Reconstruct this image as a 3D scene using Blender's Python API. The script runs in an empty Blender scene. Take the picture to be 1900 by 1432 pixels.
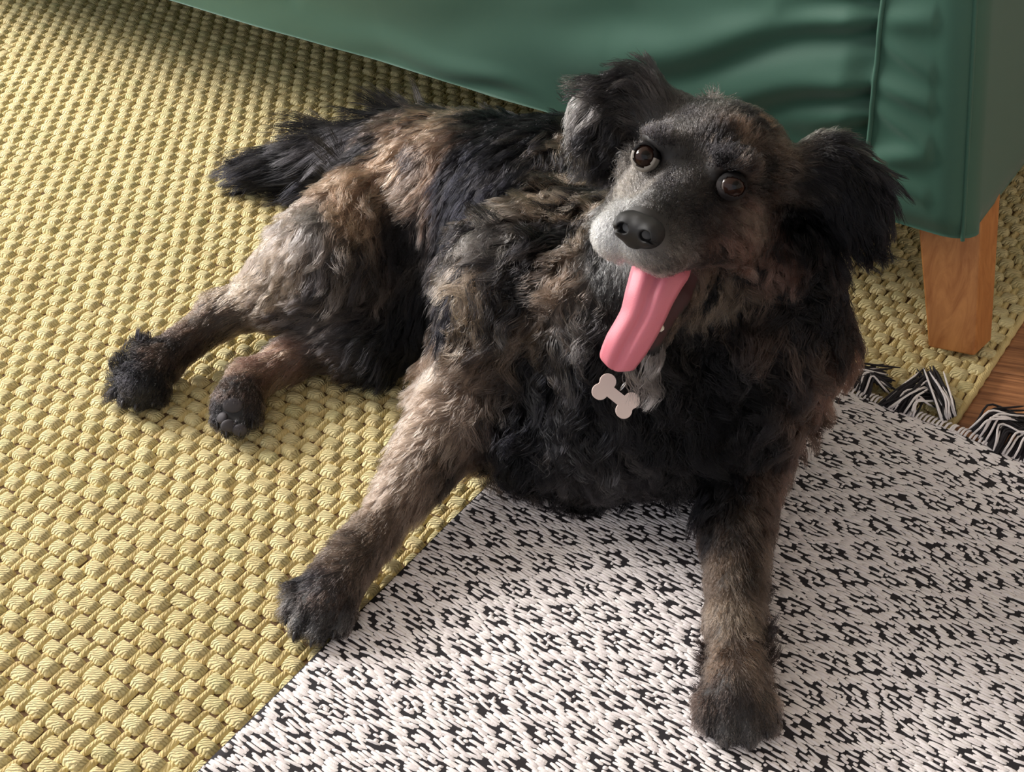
import bpy, bmesh, math, random
import numpy as np
from mathutils import Vector, Matrix, noise
from mathutils.bvhtree import BVHTree
from mathutils.kdtree import KDTree

random.seed(7)
rng = np.random.default_rng(7)
S = bpy.context.scene
COL = S.collection

# ------------------------------------------------------------------ camera
CAM_H = .85
FPX, PITCH, ROLL, YAW = 2435.1264, .6743416, -.0256530, -.6172786
F = np.array([0, math.cos(PITCH), -math.sin(PITCH)])
R = np.array([1., 0, 0])
U = np.cross(R, F)
_c, _s = math.cos(ROLL), math.sin(ROLL)
R, U = _c*R + _s*U, -_s*R + _c*U
_c, _s = math.cos(-YAW), math.sin(-YAW)
_M = np.array([[_c, -_s, 0], [_s, _c, 0], [0, 0, 1]])
F, R, U = _M@F, _M@R, _M@U
EYE = np.array([0, 0, CAM_H])


def P(x, y, z=0.):
    """The place in the room, z metres above the rug, that was measured at photo pixel (x, y)."""
    d = F + R*(x-950)/FPX - U*(y-716)/FPX
    return EYE + d*((z-CAM_H)/d[2])


def Q(p):
    d = np.asarray(p, float) - EYE
    z = d@F
    return np.stack([950 + FPX*(d@R)/z, 716 - FPX*(d@U)/z], -1)


cam_data = bpy.data.cameras.new('camera')
cam_data.sensor_fit = 'HORIZONTAL'
cam_data.sensor_width = 36
cam_data.lens = FPX/1900*36
cam_data.clip_start = .05
cam = bpy.data.objects.new('camera', cam_data)
COL.objects.link(cam)
_m = Matrix.Identity(4)
for i in range(3):
    _m[i][0], _m[i][1], _m[i][2], _m[i][3] = R[i], U[i], -F[i], EYE[i]
cam.matrix_world = _m
S.camera = cam

# ------------------------------------------------------------------ light
world = bpy.data.worlds.new('room_light')
S.world = world
world.use_nodes = True
_bg = world.node_tree.nodes['Background']
_bg.inputs[0].default_value = (.94, .95, 1, 1)
_bg.inputs[1].default_value = .84


def area_light(name, loc, target, size, size_y, power, color):
    d = bpy.data.lights.new(name, 'AREA')
    d.shape = 'RECTANGLE'
    d.size, d.size_y, d.energy, d.color = size, size_y, power, color
    o = bpy.data.objects.new(name, d)
    COL.objects.link(o)
    o.location = loc
    o.rotation_euler = (Vector(target)-Vector(loc)).to_track_quat('-Z', 'Y').to_euler()
    return o


area_light('window_light', (-4.2, .40, 2.25), (-.6, .75, 0), 2.0, 1.6, 425, (1, .965, .93))

S.view_settings.view_transform = 'Standard'
S.view_settings.look = 'None'
S.view_settings.exposure = 0
S.view_settings.gamma = 1
S.view_settings.use_curve_mapping = False
S.cycles.use_denoising = True
S.cycles.max_bounces = 6


# ------------------------------------------------------------------ helpers
def lin(c):
    c = np.asarray(c, float)/255
    return np.where(c <= .04045, c/12.92, ((c+.055)/1.055)**2.4)


def mat(name, color=(200, 200, 200), rough=.6, **kw):
    m = bpy.data.materials.new(name)
    m.use_nodes = True
    b = m.node_tree.nodes['Principled BSDF']
    b.inputs['Base Color'].default_value = (*lin(color), 1)
    b.inputs['Roughness'].default_value = rough
    for k, v in kw.items():
        b.inputs[k.replace('_', ' ')].default_value = v
    return m


class NT:
    """small wrapper to write node trees briefly"""
    def __init__(self, m):
        self.t = m.node_tree
        self.b = self.t.nodes['Principled BSDF'] if 'Principled BSDF' in self.t.nodes else None

    def n(self, kind, **kw):
        nd = self.t.nodes.new(kind)
        for k, v in kw.items():
            if k.startswith('i_'):
                key = k[2:].replace('_', ' ')
                key = int(key) if key.isdigit() else key
                if hasattr(v, 'is_output'):
                    self.t.links.new(v, nd.inputs[key])
                else:
                    nd.inputs[key].default_value = v
            else:
                setattr(nd, k, v)
        return nd

    def math(self, op, a, b=0.):
        nd = self.t.nodes.new('ShaderNodeMath')
        nd.operation = op
        for i, v in enumerate((a, b)):
            if hasattr(v, 'is_output'):
                self.t.links.new(v, nd.inputs[i])
            else:
                nd.inputs[i].default_value = v
        return nd.outputs[0]

    def mix(self, fac, a, b, blend='MIX'):
        nd = self.t.nodes.new('ShaderNodeMix')
        nd.data_type = 'RGBA'
        nd.blend_type = blend
        for i, v in ((0, fac), (6, a), (7, b)):
            if hasattr(v, 'is_output'):
                self.t.links.new(v, nd.inputs[i])
            else:
                nd.inputs[i].default_value = v
        return nd.outputs[2]

    def link(self, a, key, node=None):
        self.t.links.new(a, (node or self.b).inputs[key])


def rgb(c):
    return (*lin(c), 1)


def obj(name, data, parent=None, material=None, smooth=True):
    if material is not None:
        for m in (material if isinstance(material, (list, tuple)) else [material]):
            data.materials.append(m)
    if smooth and isinstance(data, bpy.types.Mesh):
        data.polygons.foreach_set('use_smooth', np.ones(len(data.polygons), bool))
    o = bpy.data.objects.new(name, data)
    COL.objects.link(o)
    if parent is not None:
        o.parent = parent
    return o


def mesh(name, verts, faces):
    me = bpy.data.meshes.new(name)
    if isinstance(faces, np.ndarray):
        verts = np.asarray(verts, np.float32)
        nf, k = faces.shape
        me.vertices.add(len(verts))
        me.vertices.foreach_set('co', verts.ravel())
        me.loops.add(nf*k)
        me.loops.foreach_set('vertex_index', faces.astype(np.int32).ravel())
        me.polygons.add(nf)
        me.polygons.foreach_set('loop_start', np.arange(0, nf*k, k, dtype=np.int32))
        me.update(calc_edges=True)
        me.validate()
    else:
        me.from_pydata([tuple(v) for v in verts], [], [tuple(f) for f in faces])
        me.update()
    return me


def empty(name, loc=(0, 0, 0)):
    o = bpy.data.objects.new(name, None)
    COL.objects.link(o)
    o.location = loc
    return o


def tag(o, label, cat, group=None):
    o['label'] = label
    o['category'] = cat
    if group:
        o['group'] = group
    return o


def stuff(o):
    o['kind'] = 'stuff'
    return o


def structure(o):
    o['kind'] = 'structure'
    return o


def box_bm(bm, x0, x1, y0, y1, z0, z1, bevel=0., seg=2):
    r = bmesh.ops.create_cube(bm, size=1)
    vs = r['verts']
    for v in vs:
        v.co = (x0+(v.co.x+.5)*(x1-x0), y0+(v.co.y+.5)*(y1-y0), z0+(v.co.z+.5)*(z1-z0))
    if bevel:
        es = list({e for v in vs for e in v.link_edges})
        bmesh.ops.bevel(bm, geom=es, offset=bevel, segments=seg, affect='EDGES', profile=.5)


def bm_mesh(name, bm):
    bmesh.ops.recalc_face_normals(bm, faces=bm.faces)
    me = bpy.data.meshes.new(name)
    bm.to_mesh(me)
    bm.free()
    return me


def smoothstep(a, b, x):
    t = np.clip((x-a)/(b-a), 0, 1)
    return t*t*(3-2*t)


def tube(path, radii, ns=6, cap=True):
    """verts and quads of a tube along a path"""
    path = np.asarray(path, float)
    n = len(path)
    radii = np.broadcast_to(np.asarray(radii, float), (n,))
    tan = np.gradient(path, axis=0)
    tan /= np.linalg.norm(tan, axis=1)[:, None]+1e-12
    ref = np.array([0, 0, 1.]) if abs(tan[:, 2]).mean() < .8 else np.array([1., 0, 0])
    a = np.cross(tan, ref)
    a /= np.linalg.norm(a, axis=1)[:, None]+1e-12
    b = np.cross(a, tan)
    th = np.arange(ns)*2*np.pi/ns
    v = path[:, None] + radii[:, None, None]*(a[:, None]*np.cos(th)[None, :, None]+b[:, None]*np.sin(th)[None, :, None])
    v = v.reshape(-1, 3)
    i, j = np.meshgrid(np.arange(n-1), np.arange(ns), indexing='ij')
    q = np.stack([i*ns+j, i*ns+(j+1) % ns, (i+1)*ns+(j+1) % ns, (i+1)*ns+j], -1).reshape(-1, 4)
    return v, q


def catmull(pts, n):
    pts = np.asarray(pts, float)
    p = np.vstack([2*pts[0]-pts[1], pts, 2*pts[-1]-pts[-2]])
    m = len(pts)-1
    out = []
    for t in np.linspace(0, m, n):
        k = min(int(t), m-1)
        u = t-k
        a, b, c, d = p[k], p[k+1], p[k+2], p[k+3]
        out.append(.5*((2*b)+(-a+c)*u+(2*a-5*b+4*c-d)*u*u+(-a+3*b-3*c+d)*u**3))
    return np.array(out)


def merge(parts):
    vs, fs, o = [], [], 0
    for v, f in parts:
        vs.append(v)
        fs.append(f+o)
        o += len(v)
    return np.vstack(vs), np.vstack(fs)


def stamp(v0, f0, pos, rot, scale):
    """copies of a small mesh: pos (N,3), rot (N,) about z, scale (N,3)"""
    n, m = len(pos), len(v0)
    c, s = np.cos(rot)[:, None], np.sin(rot)[:, None]
    v = v0[None]*scale[:, None]
    x = v[..., 0]*c - v[..., 1]*s
    y = v[..., 0]*s + v[..., 1]*c
    v = np.stack([x, y, v[..., 2]], -1) + pos[:, None]
    f = (f0[None] + (np.arange(n)*m)[:, None, None]).reshape(-1, f0.shape[1])
    return v.reshape(-1, 3), f


def pillow(nu, nv, pu=4., pv=2.6, drop=-.0015):
    """unit pillow: x,y in -.5 .. .5, z 0..1, rounded corners"""
    u = np.linspace(-1, 1, nu+1)
    v = np.linspace(-1, 1, nv+1)
    uu, vv = np.meshgrid(u, v, indexing='ij')
    z = np.clip((1-np.abs(uu)**pu), 0, 1)**.6*np.clip((1-np.abs(vv)**pv), 0, 1)**.6
    k = 1-.05*(uu**4)*(vv**4)
    x, y = uu*k*.5*(1-.05*vv**2), vv*k*.5*(1-.09*uu**4)
    ve = np.stack([x, y, z], -1).reshape(-1, 3)
    i, j = np.meshgrid(np.arange(nu), np.arange(nv), indexing='ij')
    n = nv+1
    q = np.stack([i*n+j, (i+1)*n+j, (i+1)*n+j+1, i*n+j+1], -1).reshape(-1, 4)
    return ve, q


# ------------------------------------------------------------------ floor of wooden planks
FLOOR_Z = -.009
m_wood = mat('floor_wood', (170, 118, 78), .42)
t = NT(m_wood)
tc = t.n('ShaderNodeTexCoord')
mp = t.n('ShaderNodeMapping', i_Vector=tc.outputs['Object'])
mp.inputs['Scale'].default_value = (2.2, 60, 10)
n1 = t.n('ShaderNodeTexNoise', i_Vector=mp.outputs[0], i_Scale=3.2, i_Detail=6., i_Roughness=.62)
oi = t.n('ShaderNodeObjectInfo')
rp = t.n('ShaderNodeValToRGB', i_Fac=n1.outputs[0])
rp.color_ramp.elements[0].position = .33
rp.color_ramp.elements[0].color = rgb((112, 66, 38))
rp.color_ramp.elements[1].position = .62
rp.color_ramp.elements[1].color = rgb((196, 138, 92))
col = t.mix(t.math('MULTIPLY', oi.outputs['Random'], .3), rp.outputs[0], rgb((150, 96, 60)))
t.link(col, 'Base Color')
bp = t.n('ShaderNodeBump', i_Height=n1.outputs[0], i_Strength=.15, i_Distance=.001)
t.link(bp.outputs[0], 'Normal')
m_sub = mat('subfloor', (70, 45, 28), .8)

floor = empty('floor', (0, 0, 0))
structure(floor)
bm = bmesh.new()
box_bm(bm, -4.5, 2.6, -1.5, 2.24, FLOOR_Z-.05, FLOOR_Z-.012)
obj('subfloor', bm_mesh('subfloor', bm), floor, m_sub, False)
FL_A = math.atan2(.0107, .0326)
pw, pl = .118, 1.30
plank_mesh = None
for r_ in range(-22, 26):
    for c_ in range(-4, 4):
        off = (r_*.37) % 1.0*pl
        u0, v0 = c_*pl+off, r_*pw
        cx = (u0+pl/2)*math.cos(FL_A)-(v0+pw/2)*math.sin(FL_A)
        cy = (u0+pl/2)*math.sin(FL_A)+(v0+pw/2)*math.cos(FL_A)
        if not (-1.3 < cx < 1.9 and -.4 < cy < 2.6):
            continue
        if plank_mesh is None:
            bm = bmesh.new()
            box_bm(bm, -pl/2+.0006, pl/2-.0006, -pw/2+.0006, pw/2-.0006, -.012, 0, .0012, 1)
            plank_mesh = bm_mesh('plank', bm)
            plank_mesh.materials.append(m_wood)
        o = obj('plank', plank_mesh, floor, None, False)
        o.location = (cx, cy, FLOOR_Z)
        o.rotation_euler = (0, 0, FL_A)

# ------------------------------------------------------------------ room shell (out of frame)
m_plaster = mat('plaster', (214, 208, 198), .9)
for nm, bx_ in (('wall_back', (-4.5, 2.6, 2.14, 2.24, FLOOR_Z, 2.5)), ('wall_right', (2.5, 2.6, -1.5, 2.24, FLOOR_Z, 2.5)), ('ceiling', (-4.5, 2.6, -1.5, 2.24, 2.5, 2.58))):
    bm = bmesh.new()
    box_bm(bm, *bx_)
    structure(obj(nm, bm_mesh(nm, bm), None, m_plaster, False))

# ------------------------------------------------------------------ seagrass rug
WA, WB = .012880, .016388            # half periods of the weave along weft (x) and warp (y)
RUG_X1 = -.212
THROW_X0, THROW_Y1 = -.545, 1.040


def straw(name, ang, c0, c1, c2, relief=.9):
    m = mat(name, (200, 180, 120), .75)
    t = NT(m)
    ge = t.n('ShaderNodeNewGeometry')
    oi = t.n('ShaderNodeObjectInfo')
    rnd = t.math('FRACT', t.math('ADD', ge.outputs['Random Per Island'], oi.outputs['Random']))
    mp = t.n('ShaderNodeMapping', i_Vector=ge.outputs['Position'])
    mp.inputs['Rotation'].default_value = (0, 0, -ang)
    sx = t.n('ShaderNodeSeparateXYZ', i_Vector=mp.outputs[0])
    nz = t.n('ShaderNodeTexNoise', i_Vector=ge.outputs['Position'], i_Scale=150., i_Detail=2.5)
    ph = t.math('ADD', t.math('MULTIPLY', sx.outputs['Y'], 2700.), t.math('MULTIPLY', nz.outputs[0], 13.))
    ph = t.math('ADD', ph, t.math('MULTIPLY', rnd, 40.))
    wv = t.math('ADD', t.math('MULTIPLY', t.math('SINE', ph), .5), .5)
    wv = t.math('POWER', wv, .55)
    rp = t.n('ShaderNodeValToRGB', i_Fac=rnd)
    e = rp.color_ramp.elements
    e[0].position, e[0].color = 0, rgb(c0)
    e[1].position, e[1].color = 1, rgb(c2)
    for q, cc in ((.35, c1), (.72, c1), (.8, c0)):
        x = e.new(q)
        x.color = rgb(cc)
    lg = t.n('ShaderNodeTexNoise', i_Vector=ge.outputs['Position'], i_Scale=60., i_Detail=3.)
    col = t.mix(t.math('MULTIPLY', t.math('SUBTRACT', lg.outputs[0], .40), .9), rp.outputs[0], rgb((176, 138, 84)))
    t.link(col, 'Base Color')
    bp = t.n('ShaderNodeBump', i_Height=wv, i_Strength=relief, i_Distance=.0011)
    t.link(bp.outputs[0], 'Normal')
    return m


m_weft = straw('seagrass_weft', .62, (212, 196, 142), (222, 208, 156), (210, 201, 148))
m_warp = straw('seagrass_warp', 2.2, (204, 184, 126), (214, 194, 136), (200, 184, 126), .45)
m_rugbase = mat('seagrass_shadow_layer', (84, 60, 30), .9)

rug = empty('rug', (-1.2, .9, FLOOR_Z))
tag(rug, 'straw-coloured woven seagrass rug with chunky basket weave covering the wooden floor', 'rug')
rug_inv = Matrix.Translation((1.2, -.9, -FLOOR_Z))


def rugpart(name, data, material=None, smooth=True):
    o = obj(name, data, rug, material, smooth)
    o.matrix_parent_inverse = rug_inv
    return o


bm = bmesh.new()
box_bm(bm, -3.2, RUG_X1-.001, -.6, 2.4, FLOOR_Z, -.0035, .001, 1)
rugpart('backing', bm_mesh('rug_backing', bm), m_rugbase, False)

I = np.arange(int(-2.75/WA), int(RUG_X1/WA)+1)
J = np.arange(int(0/WB), int(2.1/WB))
ii, jj = np.meshgrid(I, J, indexing='ij')
ii, jj = ii.ravel(), jj.ravel()
bx, by = (ii+.5)*WA, (jj+.5)*WB
px = Q(np.stack([bx, by, 0*bx], -1))
front = (np.stack([bx, by, 0*bx-CAM_H], -1)@F) > .3
ok = front & (px[:, 0] > -1000) & (px[:, 0] < 2400) & (px[:, 1] > -330) & (px[:, 1] < 1750) & (bx < RUG_X1-.010)
ok &= ~((bx > THROW_X0+.05) & (by < THROW_Y1-.05))
ii, jj, bx, by, px = ii[ok], jj[ok], bx[ok], by[ok], px[ok]
jit = lambda n, s: rng.normal(0, s, n)
n = len(bx)
par = (ii+jj) % 2 == 0
pos = np.stack([bx+jit(n, .0005), by+jit(n, .0005), np.full(n, -.004)], -1)
sc_w = np.stack([1.53*WA*(1+jit(n, .05)), .95*WB*(1+jit(n, .05)), .0068*(1+jit(n, .14))], -1)
sc_p = np.stack([.66*WA*(1+jit(n, .07)), 1.32*WB*(1+jit(n, .06)), .0040*(1+jit(n, .12))], -1)
rotz = jit(n, .06)
PW = pillow(6, 6, 6.5, 4.6)
PP = pillow(3, 5, 2.2, 5.)
inframe = (px[:, 0] > 0) & (px[:, 0] < 1900) & (px[:, 1] > 0) & (px[:, 1] < 1432)
inthrow = (bx > THROW_X0-.004) & (by < THROW_Y1)
near = np.linalg.norm(np.stack([bx, by], -1), axis=1) + np.where(inframe & ~inthrow, 0, 9)
for par_flag, base, sca, mm, pname in ((True, PW, sc_w, m_weft, 'weft_bundle'), (False, PP, sc_p, m_warp, 'warp_strip')):
    idx = np.where(par == par_flag)[0]
    order = idx[np.argsort(near[idx])]
    single, rest = order[:300], order[300:]
    v, f = stamp(base[0], base[1], pos[rest], rotz[rest], sca[rest])
    stuff(rugpart('woven_strands', mesh(pname+'_mass', v, f), mm))
    me = mesh(pname, base[0], base[1])
    me.materials.append(mm)
    for k in single:
        o = rugpart(pname, me)
        o.location = Vector(pos[k])
        o.rotation_euler = (0, 0, rotz[k])
        o.scale = sca[k]
# selvage cord along the right edge
yy = np.linspace(-.3, 2.1, 260)
v, f = tube(np.stack([RUG_X1-.004+.0006*np.sin(yy*300), yy, np.full_like(yy, -.0032)], -1), .0042, 6)
rugpart('selvage_cord', mesh('selvage', v, f), m_warp)

# ------------------------------------------------------------------ black and white throw rug with fringe
m_white = mat('white_cotton', (232, 226, 224), .85)
t = NT(m_white)
ge = t.n('ShaderNodeNewGeometry')
nz = t.n('ShaderNodeTexNoise', i_Vector=ge.outputs['Position'], i_Scale=900., i_Detail=2.)
bp = t.n('ShaderNodeBump', i_Height=nz.outputs[0], i_Strength=.5, i_Distance=.0008)
t.link(bp.outputs[0], 'Normal')
col = t.mix(ge.outputs['Random Per Island'], rgb((228, 220, 220)), rgb((238, 232, 230)))
t.link(col, 'Base Color')
m_black = mat('black_cotton', (34, 30, 34), .9)

throw = empty('throw_rug', (-.2, .6, .001))
tag(throw, 'black and white diamond-patterned cotton throw rug with fringe lying over the seagrass rug', 'rug')
throw_inv = Matrix.Translation((.2, -.6, -.001))


def throwpart(name, data, material, smooth=True):
    o = obj(name, data, throw, material, smooth)
    o.matrix_parent_inverse = throw_inv
    return o


def throw_z(x, y):
    """height of the cloth: on the rug, then down to the floor beyond its edge; soft ripples"""
    z = .0080 - .0116*smoothstep(RUG_X1+.001, RUG_X1+.11, x)
    return z + .0007*np.sin(x*31+y*17)*np.sin(y*23-x*9+1)


TX1, TY0 = .62, -.02
gx = np.arange(THROW_X0, TX1, .008)
gy = np.arange(TY0, THROW_Y1+.001, .008)
xx, yy = np.meshgrid(gx, gy, indexing='ij')
top = np.stack([xx, yy, throw_z(xx, yy)], -1).reshape(-1, 3)
bot = top.copy()
bot[:, 2] -= .0022
nn = len(gy)
i, j = np.meshgrid(np.arange(len(gx)-1), np.arange(nn-1), indexing='ij')
q = np.stack([i*nn+j, (i+1)*nn+j, (i+1)*nn+j+1, i*nn+j+1], -1).reshape(-1, 4)
o_ = len(top)
ring = list(range(nn)) + [k*nn+nn-1 for k in range(1, len(gx))] + [(len(gx)-1)*nn+k for k in range(nn-2, -1, -1)] + [k*nn for k in range(len(gx)-2, 0, -1)]
side = np.array([[ring[k], ring[(k+1) % len(ring)], ring[(k+1) % len(ring)]+o_, ring[k]+o_] for k in range(len(ring))])
throwpart('cloth', mesh('throw_cloth', np.vstack([top, bot]), np.vstack([q, q[:, ::-1]+o_, side])), m_black)

# white yarn floats: every weft row shows white where the diamond draft lifts it
MX, MY = .0512, .0374
RP, DX = .0027, .0018
MX0, MY0 = P(723.7, 1213)[:2]
rows = np.arange(TY0+.003, THROW_Y1-.002, RP)
xs = np.arange(THROW_X0+.001, .50, DX)
runs = []
for k, y in enumerate(rows):
    fu = (xs-MX0)/MX
    fv = (y-MY0)/MY
    wob = .09*np.array([noise.noise((x*38, y*38, 0)) for x in xs[::4]]).repeat(4)[:len(xs)]
    fu = np.abs(fu+wob-np.round(fu+wob))
    fv = abs(fv+wob-np.round(fv+wob))
    d = fu+fv
    w = np.cos(2*np.pi*d*2)                      # 1 at ring centres, lattice lines and solid centres
    w = np.where(d < .07, -1.2, w)               # dark eye of a ring
    w = 1.17*w + .68 + (.54 if k % 2 else -.30) + .19*np.repeat(rng.normal(0, 1, len(xs)//3+1), 3)[:len(xs)]
    on = w > 0
    e = np.diff(np.concatenate([[0], on.astype(int), [0]]))
    for a, b in zip(np.where(e == 1)[0], np.where(e == -1)[0]):
        L = (b-a)*DX
        while L > .017:
            l0 = rng.uniform(.009, .015)
            runs.append((xs[a]+l0/2, y, l0))
            a += int(l0/DX)
            L = (b-a)*DX
        if L > .001:
            runs.append((xs[a]+L/2, y, L))
runs = np.array(runs)
px = Q(np.stack([runs[:, 0], runs[:, 1], 0*runs[:, 0]], -1))
keep = (px[:, 0] < 2250) & (px[:, 1] < 1800) & (px[:, 0] > 0)
runs = runs[keep]
n = len(runs)
pos = np.stack([runs[:, 0]+jit(n, .0003), runs[:, 1]+jit(n, .00035), throw_z(runs[:, 0], runs[:, 1])-.0002], -1)
sca = np.stack([runs[:, 2]*1.06+.0008, np.full(n, RP*1.16)*(1+jit(n, .12)), .0014*(1+jit(n, .2))], -1)
PY = pillow(4, 3, 3., 2.4)
v, f = stamp(PY[0], PY[1], pos, jit(n, .10)-.05, sca)
stuff(throwpart('white_yarn_floats', mesh('white_yarn', v, f), m_white))


def thread(pts, r, nseg=14):
    return tube(catmull(pts, nseg), r*np.concatenate([np.ones(nseg-2), [.85, .5]]), 5)


def tassel(seed, base_px, via_px, tip_px, spread, n_black, n_white, lift):
    """a bunch of loose threads: rooted along the cloth edge, arching over and falling"""
    rg = np.random.default_rng(seed)
    root = empty('tassel', (0, 0, 0))
    root.parent = throw
    root.matrix_parent_inverse = throw_inv
    for nm, cnt, mm, rr in (('black_threads', int(n_black*1.7), m_black, .0012), ('white_threads', n_white, m_white, .0011)):
        ps = []
        for k in range(cnt):
            u = np.clip((k+.5)/cnt+rg.normal(0, .06), 0, 1) if nm[0] == 'w' else rg.uniform(0, 1)
            b = np.array(base_px[0])*(1-u)+np.array(base_px[1])*u
            vi = np.array(via_px[0])*(1-u)+np.array(via_px[1])*u + rg.normal(0, spread*.9, 2)
            ti = np.array(tip_px[0])*(1-u)+np.array(tip_px[1])*u + rg.normal(0, spread*1.6, 2)
            z = lift*(rg.uniform(.35, 1.) if nm[0] == 'b' else rg.uniform(.9, 1.25))
            zb = float(throw_z(*P(b[0], b[1])[:2]))
            ps.append(thread([P(b[0], b[1], zb+.001), P(*(b*.6+vi*.4), zb+z*.75), P(vi[0], vi[1], zb+z),
                              P(*(vi*.45+ti*.55), zb+z*.7), P(ti[0], ti[1], .0062+rg.uniform(0, .004)-.011*float(P(ti[0], ti[1])[0] > RUG_X1+.004))], rr))
        v, f = merge(ps)
        o = obj(nm, mesh(nm, v, f), root, mm)
        stuff(o)


tassel(1, ((1552, 700), (1612, 742)), ((1585, 684), (1622, 700)), ((1645, 684), (1650, 728)), 5, 26, 5, .012)
tassel(2, ((1628, 750), (1700, 775)), ((1668, 722), (1712, 742)), ((1718, 690), (1745, 755)), 5, 22, 9, .012)
tassel(3, ((1775, 770), (1745, 785)), ((1765, 742), (1738, 742)), ((1742, 690), (1706, 690)), 4, 22, 8, .013)
tassel(4, ((1798, 796), (1850, 842)), ((1835, 762), (1872, 795)), ((1905, 770), (1925, 822)), 5, 30, 7, .014)
tassel(5, ((1855, 840), (1920, 866)), ((1888, 800), (1930, 830)), ((1935, 800), (1985, 860)), 5, 20, 6, .012)
tassel(6, ((1925, 866), (1985, 885)), ((1945, 830), (2000, 850)), ((2010, 830), (2060, 870)), 5, 22, 6, .012)
tassel(7, ((1512, 690), (1548, 705)), ((1520, 672), (1545, 680)), ((1500, 650), (1545, 655)), 4, 18, 5, .010)
# short knotted ends along the fringe edge
ps = []
for x in np.arange(-.44, .30, .0042):
    x += rng.normal(0, .0006)
    z = float(throw_z(x, THROW_Y1))
    ps.append(thread([(x, THROW_Y1-.006, z+.0008), (x+.001, THROW_Y1-.001, z+.003), (x+.0025, THROW_Y1+.004, z+.002), (x+.003, THROW_Y1+.008, z-.001)], .0012, 7))
v, f = merge(ps)
stuff(throwpart('whipped_edge', mesh('whipped_edge', v, f), m_white))

# ------------------------------------------------------------------ green sofa
m_green = mat('green_fabric', (60, 104, 84), .62)
t = NT(m_green)
tc = t.n('ShaderNodeTexCoord')
nz = t.n('ShaderNodeTexNoise', i_Vector=tc.outputs['Object'], i_Scale=1400., i_Detail=1.)
lo = t.n('ShaderNodeTexNoise', i_Vector=tc.outputs['Object'], i_Scale=9., i_Detail=3.)
col = t.mix(lo.outputs[0], rgb((52, 94, 77)), rgb((60, 102, 85)))
t.link(col, 'Base Color')
bp = t.n('ShaderNodeBump', i_Height=nz.outputs[0], i_Strength=.12, i_Distance=.0006)
t.link(bp.outputs[0], 'Normal')
t.b.inputs['Sheen Weight'].default_value = .15
m_leg = mat('oak', (196, 134, 72), .45)
t = NT(m_leg)
tc = t.n('ShaderNodeTexCoord')
mp = t.n('ShaderNodeMapping', i_Vector=tc.outputs['Object'])
mp.inputs['Scale'].default_value = (26, 26, 5)
nz = t.n('ShaderNodeTexNoise', i_Vector=mp.outputs[0], i_Scale=2.2, i_Detail=5., i_Roughness=.6)
nz.inputs['Distortion'].default_value = 1.2
rp = t.n('ShaderNodeValToRGB', i_Fac=nz.outputs[0])
rp.color_ramp.elements[0].position, rp.color_ramp.elements[0].color = .30, rgb((158, 96, 46))
rp.color_ramp.elements[1].position, rp.color_ramp.elements[1].color = .70, rgb((204, 142, 82))
t.link(rp.outputs[0], 'Base Color')

SY, SZ = 1.125, .160
sofa = empty('sofa', (-.9, 1.4, 0))
tag(sofa, 'dark green fabric sofa on a light wooden leg behind the dog', 'sofa')
sofa_inv = Matrix.Translation((.9, -1.4, 0))


def sofapart(name, data, material, smooth=True, parent=None):
    o = obj(name, data, parent or sofa, material, smooth)
    if parent is None:
        o.matrix_parent_inverse = sofa_inv
    return o


def panel(x0f, x1f, z0, z1, yf, nx, nz, thick=.012):
    """hanging fabric panel: x0f/x1f give the side edges as functions of z, yf the front face"""
    u = np.linspace(0, 1, nx)
    z = np.linspace(z0, z1, nz)
    uu, zz = np.meshgrid(u, z, indexing='ij')
    x = x0f(zz)*(1-uu)+x1f(zz)*uu
    y = yf(x, zz, uu)
    a = np.stack([x, y, zz], -1).reshape(-1, 3)
    b = a.copy()
    b[:, 1] += thick
    i, j = np.meshgrid(np.arange(nx-1), np.arange(nz-1), indexing='ij')
    q = np.stack([i*nz+j, (i+1)*nz+j, (i+1)*nz+j+1, i*nz+j+1], -1).reshape(-1, 4)
    o = len(a)
    ring = list(range(nz)) + [k*nz+nz-1 for k in range(1, nx)] + [(nx-1)*nz+k for k in range(nz-2, -1, -1)] + [k*nz for k in range(nx-2, 0, -1)]
    side = np.array([[ring[k]+o, ring[(k+1) % len(ring)]+o, ring[(k+1) % len(ring)], ring[k]] for k in range(len(ring))])
    return np.vstack([a, b]), np.vstack([q, q[:, ::-1]+o, side])


def on_front(px_, py_):
    """height and x on the sofa's front plane"""
    d = F + R*(px_-950)/FPX - U*(py_-716)/FPX
    p = EYE + d*(SY/d[1])
    return p[0], p[2]


xa, za = on_front(1606, 330)
xb, zb = on_front(1640, 0)
seam_x = lambda z: xa+(xb-xa)*(z-za)/(zb-za)
xc, zc = on_front(1800, 385)
xd, zd = on_front(1822, 0)
corner_x = lambda z: xc+(xd-xc)*(z-zc)/(zd-zc)


CREASES = [((1130, 195), (1640, 62), .010, .014), ((1290, 262), (1632, 178), .009, .012), ((1500, 272), (1616, 240), .006, .010),
           ((1440, 35), (1610, 0), .007, .010), ((700, 60), (1180, 40), .006, .03), ((560, 95), (900, 175), .004, .012)]
CREASES = [(on_front(*p), on_front(*q_), am, wd) for p, q_, am, wd in CREASES]


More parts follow.
